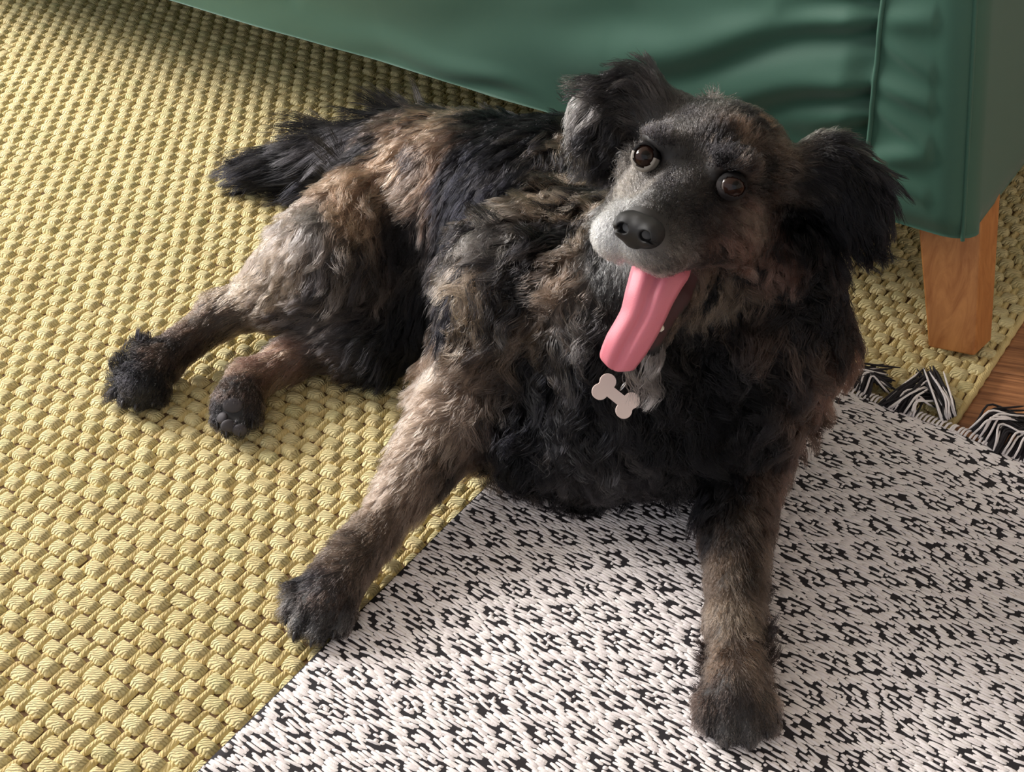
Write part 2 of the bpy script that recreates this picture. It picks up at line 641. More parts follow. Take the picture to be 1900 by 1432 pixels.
def folds(x, z, u):
    """soft creases that gather towards the seam, upright folds at the far end, a little sag"""
    dy = np.zeros_like(x)
    for (x0, z0), (x1, z1), amp, wd in CREASES:
        s = np.clip((x-x0)/(x1-x0), 0, 1)
        over = np.maximum(np.maximum(x0-x, x-x1), 0)
        zl = z0+(z1-z0)*(s+.10*np.sin(s*3.1)) + .004*np.sin(x*37)
        w = wd*(1.5-.7*s)
        dy += amp*(np.exp(-((z-zl)/w)**2)-.8*np.exp(-((z-zl-1.9*w)/(1.3*w))**2))*np.exp(-(over/.05)**2)*(.45+.55*s)
    for k, xv in enumerate((-1.30, -1.22, -1.12, -1.40)):
        dy += (-1)**k*.007*np.exp(-((x-xv-.20*(z-.25))/.016)**2)*smoothstep(.19, .27, z)
    dy += .012*smoothstep(.30, .17, z)-.006*np.exp(-((z-.29)/.06)**2)
    dy += .003*np.sin(x*13)*np.sin(z*17+x*5)
    return dy


front_y = lambda x, z, u: SY + .0*z + folds(x, z, u) + .010*smoothstep(.985, 1., u)
v, f = panel(lambda z: np.full_like(z, -2.6), seam_x, SZ, .46, front_y, 460, 96)
front_panel = sofapart('front_panel', mesh('front_panel', v, f), m_green)


def arm_y(x, z, u):
    dy = np.zeros_like(x)
    for zs, amp, wd, sl in ((.205, .006, .010, -.012), (.232, .007, .012, .010), (.262, .006, .010, -.016), (.295, .007, .011, -.006), (.330, .006, .011, -.014), (.365, .006, .012, .004)):
        dy -= amp*np.exp(-((z-zs-sl*(u-.5)*2)/wd)**2)*np.sin(np.pi*np.clip(u*.9+.05, 0, 1))**.7
    hem = smoothstep(SZ+.03, SZ-.008, z)
    return SY-.002 + dy*smoothstep(1.02, .85, u) + .010*hem**2


# front of the arm and its side are one piece of cloth turned round a soft corner
RC = .034
uf = np.linspace(0, 1, 46)
ua = np.linspace(0, np.pi/2, 14)[1:]
us = np.linspace(0, 1, 50)[1:]**1.3
zs = np.linspace(SZ-.006, .60, 110)
cols = []
for u in uf:
    x = (seam_x(zs)+.001)*(1-u)+(corner_x(zs)-RC)*u
    cols.append(np.stack([x, arm_y(x, zs, np.full_like(zs, u)), zs], -1))
for g in ua:
    x = corner_x(zs)-RC+RC*math.sin(g)
    cols.append(np.stack([x, SY-.002+RC*(1-math.cos(g)) + .010*smoothstep(SZ+.03, SZ-.008, zs)**2*math.cos(g), zs], -1))
for s_ in us:
    x = corner_x(zs) + .004*np.sin(zs*31+s_*5)*s_ - .006*smoothstep(SZ+.03, SZ-.008, zs)**2
    cols.append(np.stack([x, np.full_like(zs, SY-.002+RC+s_*.88), zs], -1))
a_ = np.stack(cols)
tg = np.gradient(a_, axis=0)
inw = np.stack([-tg[..., 1], tg[..., 0], 0*tg[..., 0]], -1)
inw /= np.linalg.norm(inw, axis=-1)[..., None]+1e-9
b_ = (a_+inw*.010).reshape(-1, 3)
nx, nz_ = a_.shape[:2]
a_ = a_.reshape(-1, 3)
i, j = np.meshgrid(np.arange(nx-1), np.arange(nz_-1), indexing='ij')
q = np.stack([i*nz_+j, (i+1)*nz_+j, (i+1)*nz_+j+1, i*nz_+j+1], -1).reshape(-1, 4)
o_ = len(a_)
ring = list(range(nz_)) + [k*nz_+nz_-1 for k in range(1, nx)] + [(nx-1)*nz_+k for k in range(nz_-2, -1, -1)] + [k*nz_ for k in range(nx-2, 0, -1)]
side = np.array([[ring[k]+o_, ring[(k+1) % len(ring)]+o_, ring[(k+1) % len(ring)], ring[k]] for k in range(len(ring))])
sofapart('arm_panel', mesh('arm_panel', np.vstack([a_, b_]), np.vstack([q, q[:, ::-1]+o_, side])), m_green)
# piping between the two panels
zz = np.linspace(SZ, .60, 60)
ya = arm_y(np.full_like(zz, 0.), zz, np.zeros_like(zz))
v, f = tube(np.stack([seam_x(zz)+.0005, np.minimum(ya, SY)-.001, zz], -1), .0024, 8)
sofapart('piping', mesh('piping', v, f), m_green)
# corner seams
zz = np.linspace(SZ-.005, .60, 50)
v, f = tube(np.stack([corner_x(zz)-RC*.25, np.full_like(zz, SY+RC*.27), zz], -1), .0022, 8)
sofapart('corner_seam', mesh('corner_seam', v, f), m_green)
bm = bmesh.new()
box_bm(bm, -2.58, -.335, SY+.045, 2.0, SZ+.004, .44, .01)
sofapart('frame', bm_mesh('sofa_frame', bm), m_green, False)
bm = bmesh.new()
box_bm(bm, -2.5, -.45, SY+.01, 1.86, .445, .58, .04, 4)
sofapart('seat_cushion', bm_mesh('seat_cushion', bm), m_green)
bm = bmesh.new()
box_bm(bm, -.46, -.315, SY+.03, 2.0, .44, .605, .03, 3)
sofapart('armrest', bm_mesh('armrest', bm), m_green)
bm = bmesh.new()
box_bm(bm, -2.5, -.45, 1.80, 2.03, .44, .92, .05, 3)
sofapart('backrest', bm_mesh('backrest', bm), m_green)
# wooden leg: four measured corners at the rug, four under the frame
def on_plane(px_, py_, p0, nrm_):
    d = F + R*(px_-950)/FPX - U*(py_-716)/FPX
    return EYE + d*(((p0-EYE)@nrm_)/(d@nrm_))


lb = [P(1722, 644, .0056), P(1808, 661, .0056), P(1840, 631, .0056)]
lb.append(lb[0]+lb[2]-lb[1])
tm = P(1821, 386, SZ)
nf_ = np.cross(lb[1]-lb[0], tm-lb[1])
nr_ = np.cross(lb[2]-lb[1], tm-lb[1])
lt = [on_plane(1701, 392, lb[0], nf_), tm, on_plane(1858, 344, lb[1], nr_)]
lt.append(lt[0]+lt[2]-lt[1])
lt = [p + (p-q_)*.10 for p, q_ in zip(lt, lb)]
bm = bmesh.new()
vb = [bm.verts.new(p) for p in lb]
vt = [bm.verts.new(p) for p in lt]
bm.faces.new(vb[::-1])
bm.faces.new(vt)
for k in range(4):
    bm.faces.new((vb[k], vb[(k+1) % 4], vt[(k+1) % 4], vt[k]))
bmesh.ops.bevel(bm, geom=bm.edges[:], offset=.0022, segments=2, affect='EDGES', profile=.5)
o = sofapart('leg', bm_mesh('sofa_leg', bm), m_leg, False)
o['label'] = 'tapered light wooden leg'

# ------------------------------------------------------------------ dog: body surface
class Field:
    """signed distance field on a grid, built from rounded cones and ellipsoids joined smoothly"""
    def __init__(self, lo, hi, h):
        self.lo, self.h = np.array(lo, float), h
        self.n = np.ceil((np.array(hi)-self.lo)/h).astype(int)+1
        self.d = np.full(self.n, .2, np.float32)

    def _box(self, lo, hi):
        a = np.clip(((lo-self.lo)/self.h).astype(int), 0, self.n-1)
        b = np.clip(((hi-self.lo)/self.h).astype(int)+2, 1, self.n)
        g = [self.lo[k]+self.h*np.arange(a[k], b[k]) for k in range(3)]
        X, Y, Z = np.meshgrid(*g, indexing='ij')
        return (slice(a[0], b[0]), slice(a[1], b[1]), slice(a[2], b[2])), np.stack([X, Y, Z], -1).astype(np.float32)

    def _join(self, sl, d, k, sub=False):
        o = self.d[sl]
        if sub:
            d = -d
            hh = np.clip(.5-.5*(d-o)/k, 0, 1)
            hh = np.clip(.5+.5*(d-o)/k, 0, 1)
            self.d[sl] = o*(1-hh)+d*hh + k*hh*(1-hh)
        else:
            hh = np.clip(.5+.5*(o-d)/k, 0, 1)
            self.d[sl] = o*(1-hh)+d*hh - k*hh*(1-hh)

    def cone(self, a, ra, b, rb, k=.02, sub=False):
        a, b = np.asarray(a, float), np.asarray(b, float)
        m = max(ra, rb)+k+.03
        sl, p = self._box(np.minimum(a, b)-m, np.maximum(a, b)+m)
        ba = b-a
        L = np.linalg.norm(ba)+1e-9
        ax = ba/L
        q = p-a
        y = q@ax
        x = np.sqrt(np.maximum((q*q).sum(-1)-y*y, 0))
        s = (ra-rb)/L
        c = math.sqrt(max(1-s*s, 1e-6))
        t_ = np.clip((y*1.+x*s/c)/L, 0, 1)
        d = np.sqrt(x*x+(y-t_*L)**2)-(ra+(rb-ra)*t_)
        self._join(sl, d, k, sub)

    def ell(self, c, axes, radii, k=.015, sub=False):
        """ellipsoid with orthonormal axes (3x3 rows)"""
        c = np.asarray(c, float)
        m = max(radii)+k+.02
        sl, p = self._box(c-m, c+m)
        q = (p-c)@np.asarray(axes).T/np.asarray(radii)
        l = np.linalg.norm(q, axis=-1)
        d = (l-1)*l/(np.linalg.norm(q/np.asarray(radii), axis=-1)+1e-9)
        self._join(sl, d, k, sub)

    def surface(self):
        d, n = self.d, self.n
        s = d < 0
        c = np.zeros(n-1, np.uint8)
        for i in (0, 1):
            for j in (0, 1):
                for k in (0, 1):
                    c += s[i:n[0]-1+i, j:n[1]-1+j, k:n[2]-1+k]
        act = np.argwhere((c > 0) & (c < 8))
        idx = np.full(n-1, -1, np.int32)
        idx[tuple(act.T)] = np.arange(len(act))
        acc = np.zeros((len(act), 3))
        cnt = np.zeros(len(act))
        cor = [np.array(x) for x in ((0, 0, 0), (1, 0, 0), (0, 1, 0), (1, 1, 0), (0, 0, 1), (1, 0, 1), (0, 1, 1), (1, 1, 1))]
        val = [d[tuple((act+o).T)] for o in cor]
        for a, b in ((0, 1), (2, 3), (4, 5), (6, 7), (0, 2), (1, 3), (4, 6), (5, 7), (0, 4), (1, 5), (2, 6), (3, 7)):
            m = (val[a] < 0) != (val[b] < 0)
            t_ = val[a][m]/(val[a][m]-val[b][m])
            acc[m] += cor[a]+(cor[b]-cor[a])*t_[:, None]
            cnt[m] += 1
        v = self.lo+self.h*(act+acc/cnt[:, None])
        fs = []
        for ax in range(3):
            o1, o2 = [a for a in range(3) if a != ax]
            sl0, sl1 = [slice(None)]*3, [slice(None)]*3
            sl0[ax], sl1[ax] = slice(0, n[ax]-1), slice(1, n[ax])
            e = np.argwhere(s[tuple(sl0)] != s[tuple(sl1)])
            e = e[(e[:, o1] > 0) & (e[:, o2] > 0) & (e[:, o1] < n[o1]-1) & (e[:, o2] < n[o2]-1)]
            ins = s[tuple(e.T)]
            q = []
            for da, db in ((-1, -1), (0, -1), (0, 0), (-1, 0)):
                p = e.copy()
                p[:, o1] += da
                p[:, o2] += db
                q.append(idx[tuple(p.T)])
            q = np.stack(q, -1)
            flip = ins if ax != 1 else ~ins
            q[~flip] = q[~flip][:, ::-1]
            fs.append(q)
        f = np.vstack(fs)
        return v, f[(f >= 0).all(1)]


def smooth_mesh(v, f, it=2, w=.5):
    e = np.vstack([f[:, [0, 1]], f[:, [1, 2]], f[:, [2, 3]], f[:, [3, 0]]])
    for _ in range(it):
        s = np.zeros_like(v)
        c = np.bincount(e.ravel(), minlength=len(v)).astype(float)
        for k in range(3):
            s[:, k] = np.bincount(e[:, 0], v[e[:, 1], k], len(v))+np.bincount(e[:, 1], v[e[:, 0], k], len(v))
        v = v*(1-w)+w*s/c[:, None]
    return v


# head frame: n = where the nose points, e = towards the dog's left, u = up through the skull
T = -F
HEAD = P(1308, 333, .325)
B = np.stack([R, U, T])
HF = np.array([[-.4546, -.2562, .8531], [.8635, -.3615, .3516], [.2184, .8965, .3855]])@B
n_, e_, u_ = HF
K = 1.04


def hd(f_, l_, h_):
    """point on the head: forward, towards dog's left, up (metres)"""
    return HEAD + (f_*n_ + l_*e_ + h_*u_)*K


fld = Field((-1.22, .42, .0), (-.18, 1.14, .46), .0032)
C = fld.cone
# torso
chest = P(1190, 715, .115)
rib = P(1020, 420, .145)
waist = P(880, 380, .125)
pelv = P(790, 345, .10)
rump = P(735, 300, .072)
C(chest, .088, P(1080, 560, .14), .098, .03)
C(P(1080, 560, .14), .098, rib, .098, .03)
C(rib, .098, waist, .088, .03)
C(waist, .088, pelv, .075, .03)
C(pelv, .075, rump, .046, .03)
C(P(950, 560, .08), .07, P(780, 520, .065), .06, .03)        # belly
# neck
C(P(1170, 560, .20), .080, P(1300, 400, .27), .060, .03)
C(P(1330, 600, .17), .075, P(1340, 420, .26), .055, .03)
C(P(1440, 590, .19), .052, P(1445, 470, .25), .044, .03)
C(P(1090, 800, .065), .060, P(910, 770, .075), .046, .03)
# right foreleg
C(P(960, 540, .18), .066, P(872, 720, .085), .040, .03)
C(P(876, 735, .085), .041, P(700, 985, .038), .0185, .015)
C(P(700, 985, .038), .0185, P(612, 1105, .028), .0215, .012)
# left foreleg
C(P(1412, 650, .16), .060, P(1376, 860, .065), .038, .03)
C(P(1376, 860, .065), .036, P(1358, 1150, .036), .0185, .015)
C(P(1358, 1150, .036), .0185, P(1364, 1290, .027), .0215, .012)
# right hind leg
C(P(770, 350, .12), .072, P(615, 480, .105), .060, .03)
C(P(615, 490, .10), .056, P(545, 530, .075), .045, .02)
C(P(545, 530, .075), .042, P(415, 582, .045), .0225, .02)
C(P(415, 582, .045), .021, P(300, 670, .032), .018, .015)
C(P(300, 670, .032), .018, P(268, 712, .026), .024, .012)
# left hind leg, lying under the belly
C(P(800, 560, .06), .055, P(690, 620, .045), .042, .02)
C(P(690, 620, .045), .040, P(560, 658, .030), .021, .02)
C(P(560, 658, .030), .020, P(465, 705, .026), .018, .012)
C(P(465, 705, .026), .019, P(440, 745, .028), .023, .012)
# tail
C(P(715, 300, .068), .030, P(610, 298, .048), .029, .02)
C(P(610, 298, .048), .029, P(500, 312, .030), .014, .012)

# paws: four toes each
toes = []


def paw(base, tip, half, z, r, spread=1.):
    b, t_ = P(*base, z), P(*tip, z-.004)
    d = t_-b
    d /= np.linalg.norm(d)
    s = np.cross(d, [0, 0, 1.])
    s /= np.linalg.norm(s)
    for k, o in enumerate((-1, -.36, .36, 1)):
        a = b + s*o*half*.6
        L = np.linalg.norm(t_-b)*(1. if abs(o) < .9 else .72)
        e = b + d*L + s*o*half*spread
        e[2] = max(e[2], r+.002)
        a2 = a*.35+e*.65
        a2[2] += .006
        fld.cone(a, r*.85, a2, r, .004)
        fld.cone(a2, r, e, r*.86, .0015)
        toes.append((e, d, s, r))


paw((620, 1090), (574, 1168), .0222, .022, .0118)
paw((1364, 1280), (1368, 1358), .0228, .022, .0118)
paw((282, 695), (250, 740), .0215, .021, .0112)
paw((448, 735), (436, 790), .017, .024, .0108)

# skull, muzzle, jaws
fld.ell(hd(-.016, 0, .009), HF, (.062, .055, .050), .02)
fld.ell(hd(.022, .030, -.022), HF, (.038, .026, .030), .02)
fld.ell(hd(.022, -.030, -.022), HF, (.038, .026, .030), .02)
for s_ in (1, -1):
    fld.ell(hd(.038, s_*.029, .025), HF, (.016, .016, .011), .014)
    fld.cone(hd(.045, s_*.015, -.030), .023, hd(.103, s_*(.0135 if s_ > 0 else .021), -.034), .0185, .010)   # upper lips
fld.cone(hd(.040, 0, -.008), .027, hd(.112, 0, -.020), .0165, .014)                  # bridge
fld.cone(hd(.100, 0, -.030), .018, hd(.110, 0, -.034), .013, .008)
# lower jaw, hanging open
fld.cone(hd(.012, .004, -.058), .030, hd(.045, .012, -.085), .019, .012)
fld.cone(hd(.045, .012, -.085), .018, hd(.076, .015, -.111), .0125, .006)
# mouth hollow between the jaws
fld.cone(hd(.028, 0, -.062), .012, hd(.100, 0, -.082), .026, .004, sub=True)
# eye sockets
EYES = [(.047, -.0345, .012), (.047, .0345, .012)]
EYE_R = .0108
for q_ in EYES:
    fld.ell(hd(*q_), HF, (.0122,)*3, .003, sub=True)
# ear leathers
def near_cam(px_, py_, ref, off):
    """point on the sight line of a pixel, at the depth of ref moved towards the viewer by off"""
    d = F + R*(px_-950)/FPX - U*(py_-716)/FPX
    return EYE + d*((np.asarray(ref)-EYE)@F - off)


ER0, EL0 = hd(-.025, -.036, .028), hd(-.022, .046, .016)
earR = [ER0, near_cam(1185, 172, ER0, .0), near_cam(1118, 192, ER0, -.005), near_cam(1085, 250, ER0, -.005)]
earL = [EL0, near_cam(1530, 318, EL0, -.012), near_cam(1585, 365, EL0, -.012), near_cam(1605, 420, EL0, -.012)]
C(ER0, .020, near_cam(1150, 235, ER0, -.012), .022, .012)
C(near_cam(1150, 235, ER0, -.012), .022, near_cam(1105, 255, ER0, -.01), .014, .012)
for ear, rr in ((earR, (.018, .018, .017, .010)), (earL, (.020, .026, .026, .014))):
    for a, b, ra, rb in zip(ear[:-1], ear[1:], rr[:-1], rr[1:]):
        fld.cone(a, ra, b, rb, .012)

bv, bf = fld.surface()
bv = smooth_mesh(bv, bf, 2)
bv[:, 2] = np.maximum(bv[:, 2], np.where((bv[:, 0] > THROW_X0-.004) & (bv[:, 1] < THROW_Y1+.004), 0.0104, .0052))
body_me = mesh('dog_body', bv, bf)
bv = np.empty(len(body_me.vertices)*3, np.float32)
body_me.vertices.foreach_get('co', bv)
bv = bv.reshape(-1, 3).astype(float)
bn = np.empty(len(bv)*3, np.float32)
body_me.vertices.foreach_get('normal', bn)
bn = bn.reshape(-1, 3).astype(float)

bvh = BVHTree.FromPolygons([tuple(x) for x in bv], [tuple(x) for x in bf])


def headmask(p):
    """1 on the head and ears, 0 on the rest of the body"""
    q_ = (p-HEAD)@HF.T/K
    m_ = smoothstep(1.25, .95, np.linalg.norm((q_-[.025, 0, -.02])/[.125, .085, .085], axis=1))
    for ear in (earR, earL):
        for a, b in zip(ear[:-1], ear[1:]):
            ab = b-a
            s_ = np.clip(((p-a)@ab)/(ab@ab), 0, 1)
            m_ = np.maximum(m_, smoothstep(.05, .035, np.linalg.norm(p-a-s_[:, None]*ab, axis=1)))
    return m_


hm_v = headmask(bv)
_fm = hm_v[bf].mean(1) > .5
bvh_head = BVHTree.FromPolygons([tuple(x) for x in bv], [tuple(x) for x in bf[_fm]])
bvh_body = BVHTree.FromPolygons([tuple(x) for x in bv], [tuple(x) for x in bf[~_fm]])


def hit(px_, py_, bvh=bvh):
    """where the sight line measured at a photo pixel meets the dog"""
    d = F + R*(px_-950)/FPX - U*(py_-716)/FPX
    d /= np.linalg.norm(d)
    r_ = bvh.ray_cast(Vector(EYE), Vector(d))
    if r_[0] is None:
        best = None
        for s_ in np.linspace(.7, 1.7, 60):
            q_ = EYE+d*s_
            nr = bvh.find_nearest(Vector(q_))
            if best is None or nr[3] < best[0]:
                best = (nr[3], nr[0], nr[1])
        return np.array(best[1]), np.array(best[2])
    return np.array(r_[0]), np.array(r_[1])


# ------------------------------------------------------------------ dog: coat map
TONE = {'k': (5, 5, 8), 'bk': (13, 12, 14), 'dg': (31, 29, 31), 'gr': (80, 76, 74), 'lg': (150, 142, 132), 'w': (236, 236, 236),
        'tn': (132, 102, 82), 'tg': (116, 98, 82), 'bg': (92, 82, 76), 'lb': (140, 116, 100), 'br': (84, 70, 60), 'rb': (92, 68, 60), 'db': (52, 41, 36)}
# photo pixel, direction the hair lies, length cm, curl, lift, tone, second tone, share of second
CTRL = [
    # face
    (1235, 395, .35, -.95, .6, 0, .10, 'bk', 'dg', .5), (1185, 350, -.25, -.95, .8, 0, .15, 'gr', 'lg', .4), (1115, 500, -.2, 1, 1.5, .5, .3, 'k', 'bk', .4), (1120, 540, -.2, 1, 1.5, .5, .3, 'k', 'bk', .4), (1100, 470, -.2, 1, 1.5, .5, .3, 'k', 'bk', .4), (1150, 365, -.5, -.6, .9, .1, .25, 'lg', 'gr', .5), (1165, 400, .1, -1, .6, 0, .15, 'gr', 'dg', .5), (1160, 530, -.2, 1, 1., .2, .2, 'bk', 'dg', .5), (1150, 580, -.2, 1, 1., .2, .2, 'bk', 'dg', .5), (1210, 600, -.3, .9, .8, .2, .2, 'br', 'bk', .5),
    (1138, 435, -.2, .9, .7, 0, .2, 'w', 'w', .1), (1140, 465, .0, .9, .7, 0, .2, 'w', 'w', .1), (1160, 485, .2, .9, .7, 0, .2, 'w', 'lg', .3), (1215, 490, .4, .6, .7, 0, .2, 'lg', 'gr', .4),
    (1270, 480, .5, .5, .9, 0, .15, 'gr', 'db', .5), (1290, 420, .8, .2, .8, .1, .12, 'bk', 'db', .4), (1255, 330, .2, -1, .6, 0, .10, 'dg', 'gr', .35),
    (1290, 300, .2, -1, .8, 0, .10, 'bk', 'dg', .3), (1240, 250, .0, -1, .9, 0, .12, 'dg', 'gr', .3), (1215, 215, -.4, -.9, 1.2, .1, .2, 'gr', 'dg', .5),
    (1280, 205, .1, -1, 1.1, .2, .15, 'gr', 'dg', .4), (1340, 205, .6, -.6, 1.4, .4, .18, 'dg', 'gr', .4), (1390, 230, .8, -.4, 1.6, .7, .25, 'bk', 'tn', .45),
    (1440, 265, .85, -.1, 1.8, .8, .28, 'br', 'bk', .6), (1350, 265, .4, -.8, 1.5, .5, .3, 'br', 'bk', .5), (1345, 295, .5, -.7, 1.2, .3, .25, 'br', 'bk', .5),
    (1410, 320, .9, .1, 1.6, .4, .25, 'bk', 'db', .4), (1330, 390, .6, .5, .9, .1, .2, 'bk', 'db', .5), (1375, 420, .7, .7, 1.8, .8, .3, 'rb', 'br', .4),
    (1400, 470, .5, .9, 2.5, .9, .35, 'rb', 'bk', .5), (1330, 455, .6, .7, 1.5, .5, .3, 'rb', 'bk', .5), (1330, 530, .0, 1, 2, .7, .3, 'tg', 'bk', .5),
    (1260, 590, -.6, .7, 1.2, .4, .2, 'br', 'bk', .4), (1225, 640, -.6, .6, 1.5, .4, .2, 'br', 'dg', .4),
    # ears
    (1220, 190, -.5, -.7, 2.5, .2, .3, 'dg', 'gr', .35), (1170, 160, -.8, .35, 3., .3, .25, 'bk', 'dg', .4), (1120, 190, -.8, .6, 3.2, .5, .3, 'bk', 'gr', .3),
    (1080, 230, -.2, .95, 3.2, .6, .3, 'bk', 'gr', .3), (1140, 230, -.4, .8, 4, .7, .35, 'k', 'dg', .3), (1110, 280, .1, 1, 3.5, .6, .3, 'bk', 'dg', .4),
    (1492, 282, .95, -.05, 1.8, .3, .2, 'bk', 'lg', .5), (1510, 310, .7, .6, 2.2, .2, .25, 'k', 'bk', .2), (1545, 300, .5, .7, 2.5, .2, .25, 'k', 'k', .2), (1600, 350, .35, .9, 3, .2, .25, 'k', 'k', .2),
    (1560, 400, .1, 1, 4, .3, .25, 'k', 'bk', .2), (1630, 420, .2, 1, 3.5, .3, .25, 'k', 'k', .2), (1490, 400, .1, 1, 4, .4, .25, 'k', 'bk', .3),
    # neck, ruff
    (1110, 310, -.5, .7, 3, 1, .4, 'bk', 'tg', .5), (1080, 370, -.6, .7, 3.5, 1, .4, 'tg', 'bk', .4), (1050, 440, -.5, .8, 4, 1, .4, 'bk', 'tg', .5),
    (1060, 500, -.3, .9, 4, 1, .4, 'br', 'bk', .55), (1120, 480, .1, 1, 4, .8, .35, 'k', 'dg', .4), (1080, 590, .0, 1, 4, 1, .4, 'bk', 'gr', .4),
    (1140, 590, .1, 1, 4, 1, .4, 'bk', 'gr', .35), (1000, 520, -.3, .9, 4, 1, .4, 'bk', 'br', .4), (1420, 540, .2, 1, 4, .9, .35, 'bk', 'dg', .3),
    (1370, 570, -.3, .9, 4, 1, .4, 'bk', 'gr', .3), (1480, 480, .2, 1, 4, .6, .35, 'k', 'bk', .4),
    # back and flank
    (1000, 210, -.6, .3, 3, .2, .3, 'bk', 'k', .4), (920, 220, -.6, .7, 2.8, .3, .3, 'bk', 'dg', .4), (960, 320, -.5, .8, 4, .3, .25, 'k', 'bk', .3),
    (880, 300, -.4, .9, 4, .3, .25, 'k', 'bk', .3), (850, 430, -.3, .95, 5, .3, .25, 'k', 'bk', .3), (780, 560, -.3, .95, 5, .4, .25, 'k', 'bk', .3),
    (840, 560, -.2, 1, 5, .4, .25, 'k', 'bk', .3), (740, 640, -.5, .8, 4, .4, .25, 'k', 'bk', .3),
    # right shoulder and foreleg
    (930, 450, -.5, .8, 4, 1, .4, 'bk', 'gr', .3), (900, 520, -.6, .7, 4, 1, .4, 'bk', 'tg', .45), (880, 590, -.7, .5, 4, 1, .4, 'bk', 'tg', .55),
    (940, 580, -.3, .9, 4, 1, .4, 'bk', 'br', .4), (860, 650, -.8, .5, 4, .8, .4, 'lb', 'bk', .35), (840, 730, -.9, .35, 3.5, .6, .4, 'lb', 'br', .4),
    (900, 680, -.5, .8, 4, .9, .4, 'bk', 'br', .5), (800, 810, -.85, .5, 2.6, .4, .3, 'lb', 'tg', .3), (850, 800, -.5, .8, 2.6, .4, .3, 'lb', 'br', .5), (760, 890, -.7, .7, 2, .3, .3, 'lb', 'br', .4),
    (820, 860, -.4, .9, 2, .3, .3, 'br', 'bk', .5), (720, 970, -.6, .8, 1.5, .2, .25, 'br', 'lb', .4), (660, 1040, -.6, .8, 1.4, .2, .25, 'br', 'db', .5),
    (690, 1080, -.4, .9, 1.2, .2, .25, 'db', 'br', .4), (610, 1090, -.5, .85, 1.1, .1, .25, 'db', 'dg', .5), (580, 1150, -.4, .9, .75, .1, .25, 'bk', 'gr', .4),
    (900, 800, -.2, 1, 3., .7, .35, 'k', 'bk', .4), (950, 840, -.2, 1, 3., .7, .35, 'k', 'bk', .3), (1500, 540, .3, .95, 3.5, .9, .4, 'k', 'bk', .4),
    # chest
    (1000, 680, .0, 1, 5, 1, .4, 'k', 'dg', .3), (1080, 680, .1, 1, 5, 1, .4, 'k', 'dg', .3), (980, 780, .1, 1, 4.5, 1, .4, 'k', 'gr', .25),
    (1080, 800, .0, 1, 4.5, 1, .4, 'bk', 'gr', .25), (1100, 880, -.1, 1, 3.2, .8, .4, 'dg', 'gr', .25), (1180, 860, .1, 1, 3.2, .8, .4, 'bk', 'dg', .5),
    (1200, 720, .2, 1, 5, 1, .4, 'k', 'bk', .4), (1280, 720, .5, .8, 5, 1, .4, 'k', 'dg', .4), (1280, 830, .1, 1, 4.5, 1, .4, 'bk', 'dg', .4),
    (1380, 700, .3, .9, 5, 1, .4, 'bk', 'dg', .3), (1470, 640, .4, .9, 4.5, .8, .4, 'bk', 'db', .5), (1500, 720, .4, .9, 4, .8, .4, 'db', 'rb', .4),
    (1420, 790, .0, 1, 4, 1, .4, 'bk', 'dg', .4), (1250, 920, .1, 1, 3.5, .5, .3, 'k', 'k', .3), (1350, 900, .0, 1, 3.5, .6, .3, 'k', 'bk', .3),
    # left foreleg
    (1430, 880, .3, .95, 1.6, .6, .35, 'db', 'rb', .5), (1410, 960, .2, .95, 1.8, .5, .35, 'db', 'br', .5), (1350, 980, .0, 1, 2, .3, .25, 'bk', 'db', .4),
    (1330, 1060, -.1, 1, 1.5, .2, .25, 'br', 'tg', .4), (1380, 1070, .2, 1, 1.6, .3, .3, 'br', 'bk', .4), (1350, 1130, .0, 1, 1.2, .2, .25, 'br', 'tg', .5),
    (1330, 1210, -.2, 1, 1.3, .2, .25, 'db', 'br', .5), (1390, 1220, .2, 1, 1.3, .2, .25, 'br', 'tn', .4), (1330, 1290, -.15, 1, 1.1, .1, .25, 'dg', 'db', .5),
    (1395, 1290, .2, 1, 1.1, .1, .25, 'br', 'dg', .4), (1365, 1350, .0, 1, .75, .1, .25, 'dg', 'gr', .4),
    # haunch and right hind leg
    (860, 215, -.6, .6, 2.8, .3, .3, 'dg', 'tg', .4), (800, 230, -.6, .7, 3.5, .4, .3, 'dg', 'tn', .4), (760, 270, -.5, .8, 3.5, .5, .35, 'tn', 'dg', .4),
    (700, 330, -.4, .9, 3.5, .6, .35, 'tn', 'br', .3), (660, 400, -.3, .9, 3.5, .6, .35, 'tn', 'tg', .3), (730, 420, -.2, .9, 4, .5, .3, 'dg', 'bk', .5),
    (580, 410, -.3, .7, 3, .5, .35, 'gr', 'bg', .4), (540, 450, -.5, .8, 3, .5, .35, 'bg', 'tg', .4), (610, 480, -.3, .9, 3.5, .6, .35, 'bg', 'dg', .4),
    (520, 520, -.7, .6, 3, .4, .3, 'tg', 'bg', .4), (660, 500, -.3, .9, 4, .5, .3, 'bg', 'dg', .5), (620, 560, -.9, .25, 4, .3, .25, 'bg', 'dg', .5), (560, 590, -.95, .3, 3.5, .3, .25, 'dg', 'bg', .4),
    (450, 560, -.85, .5, 2, .3, .3, 'tg', 'br', .4), (480, 600, -.85, .5, 2, .3, .3, 'br', 'db', .4), (380, 600, -.8, .6, 1.5, .2, .25, 'br', 'db', .5),
    (400, 640, -.8, .6, 1.5, .2, .25, 'db', 'bk', .5), (320, 660, -.7, .7, 1.5, .2, .25, 'db', 'bk', .5), (265, 690, -.5, .85, 1.1, .1, .25, 'bk', 'k', .4),
    (250, 735, -.3, .95, .8, .1, .25, 'bk', 'dg', .4),
    # left hind leg
    (680, 610, -.9, .3, 3.5, .3, .25, 'dg', 'bk', .5), (600, 650, -.9, .35, 2.5, .3, .25, 'db', 'dg', .4), (540, 660, -.85, .4, 2, .3, .25, 'tn', 'rb', .5),
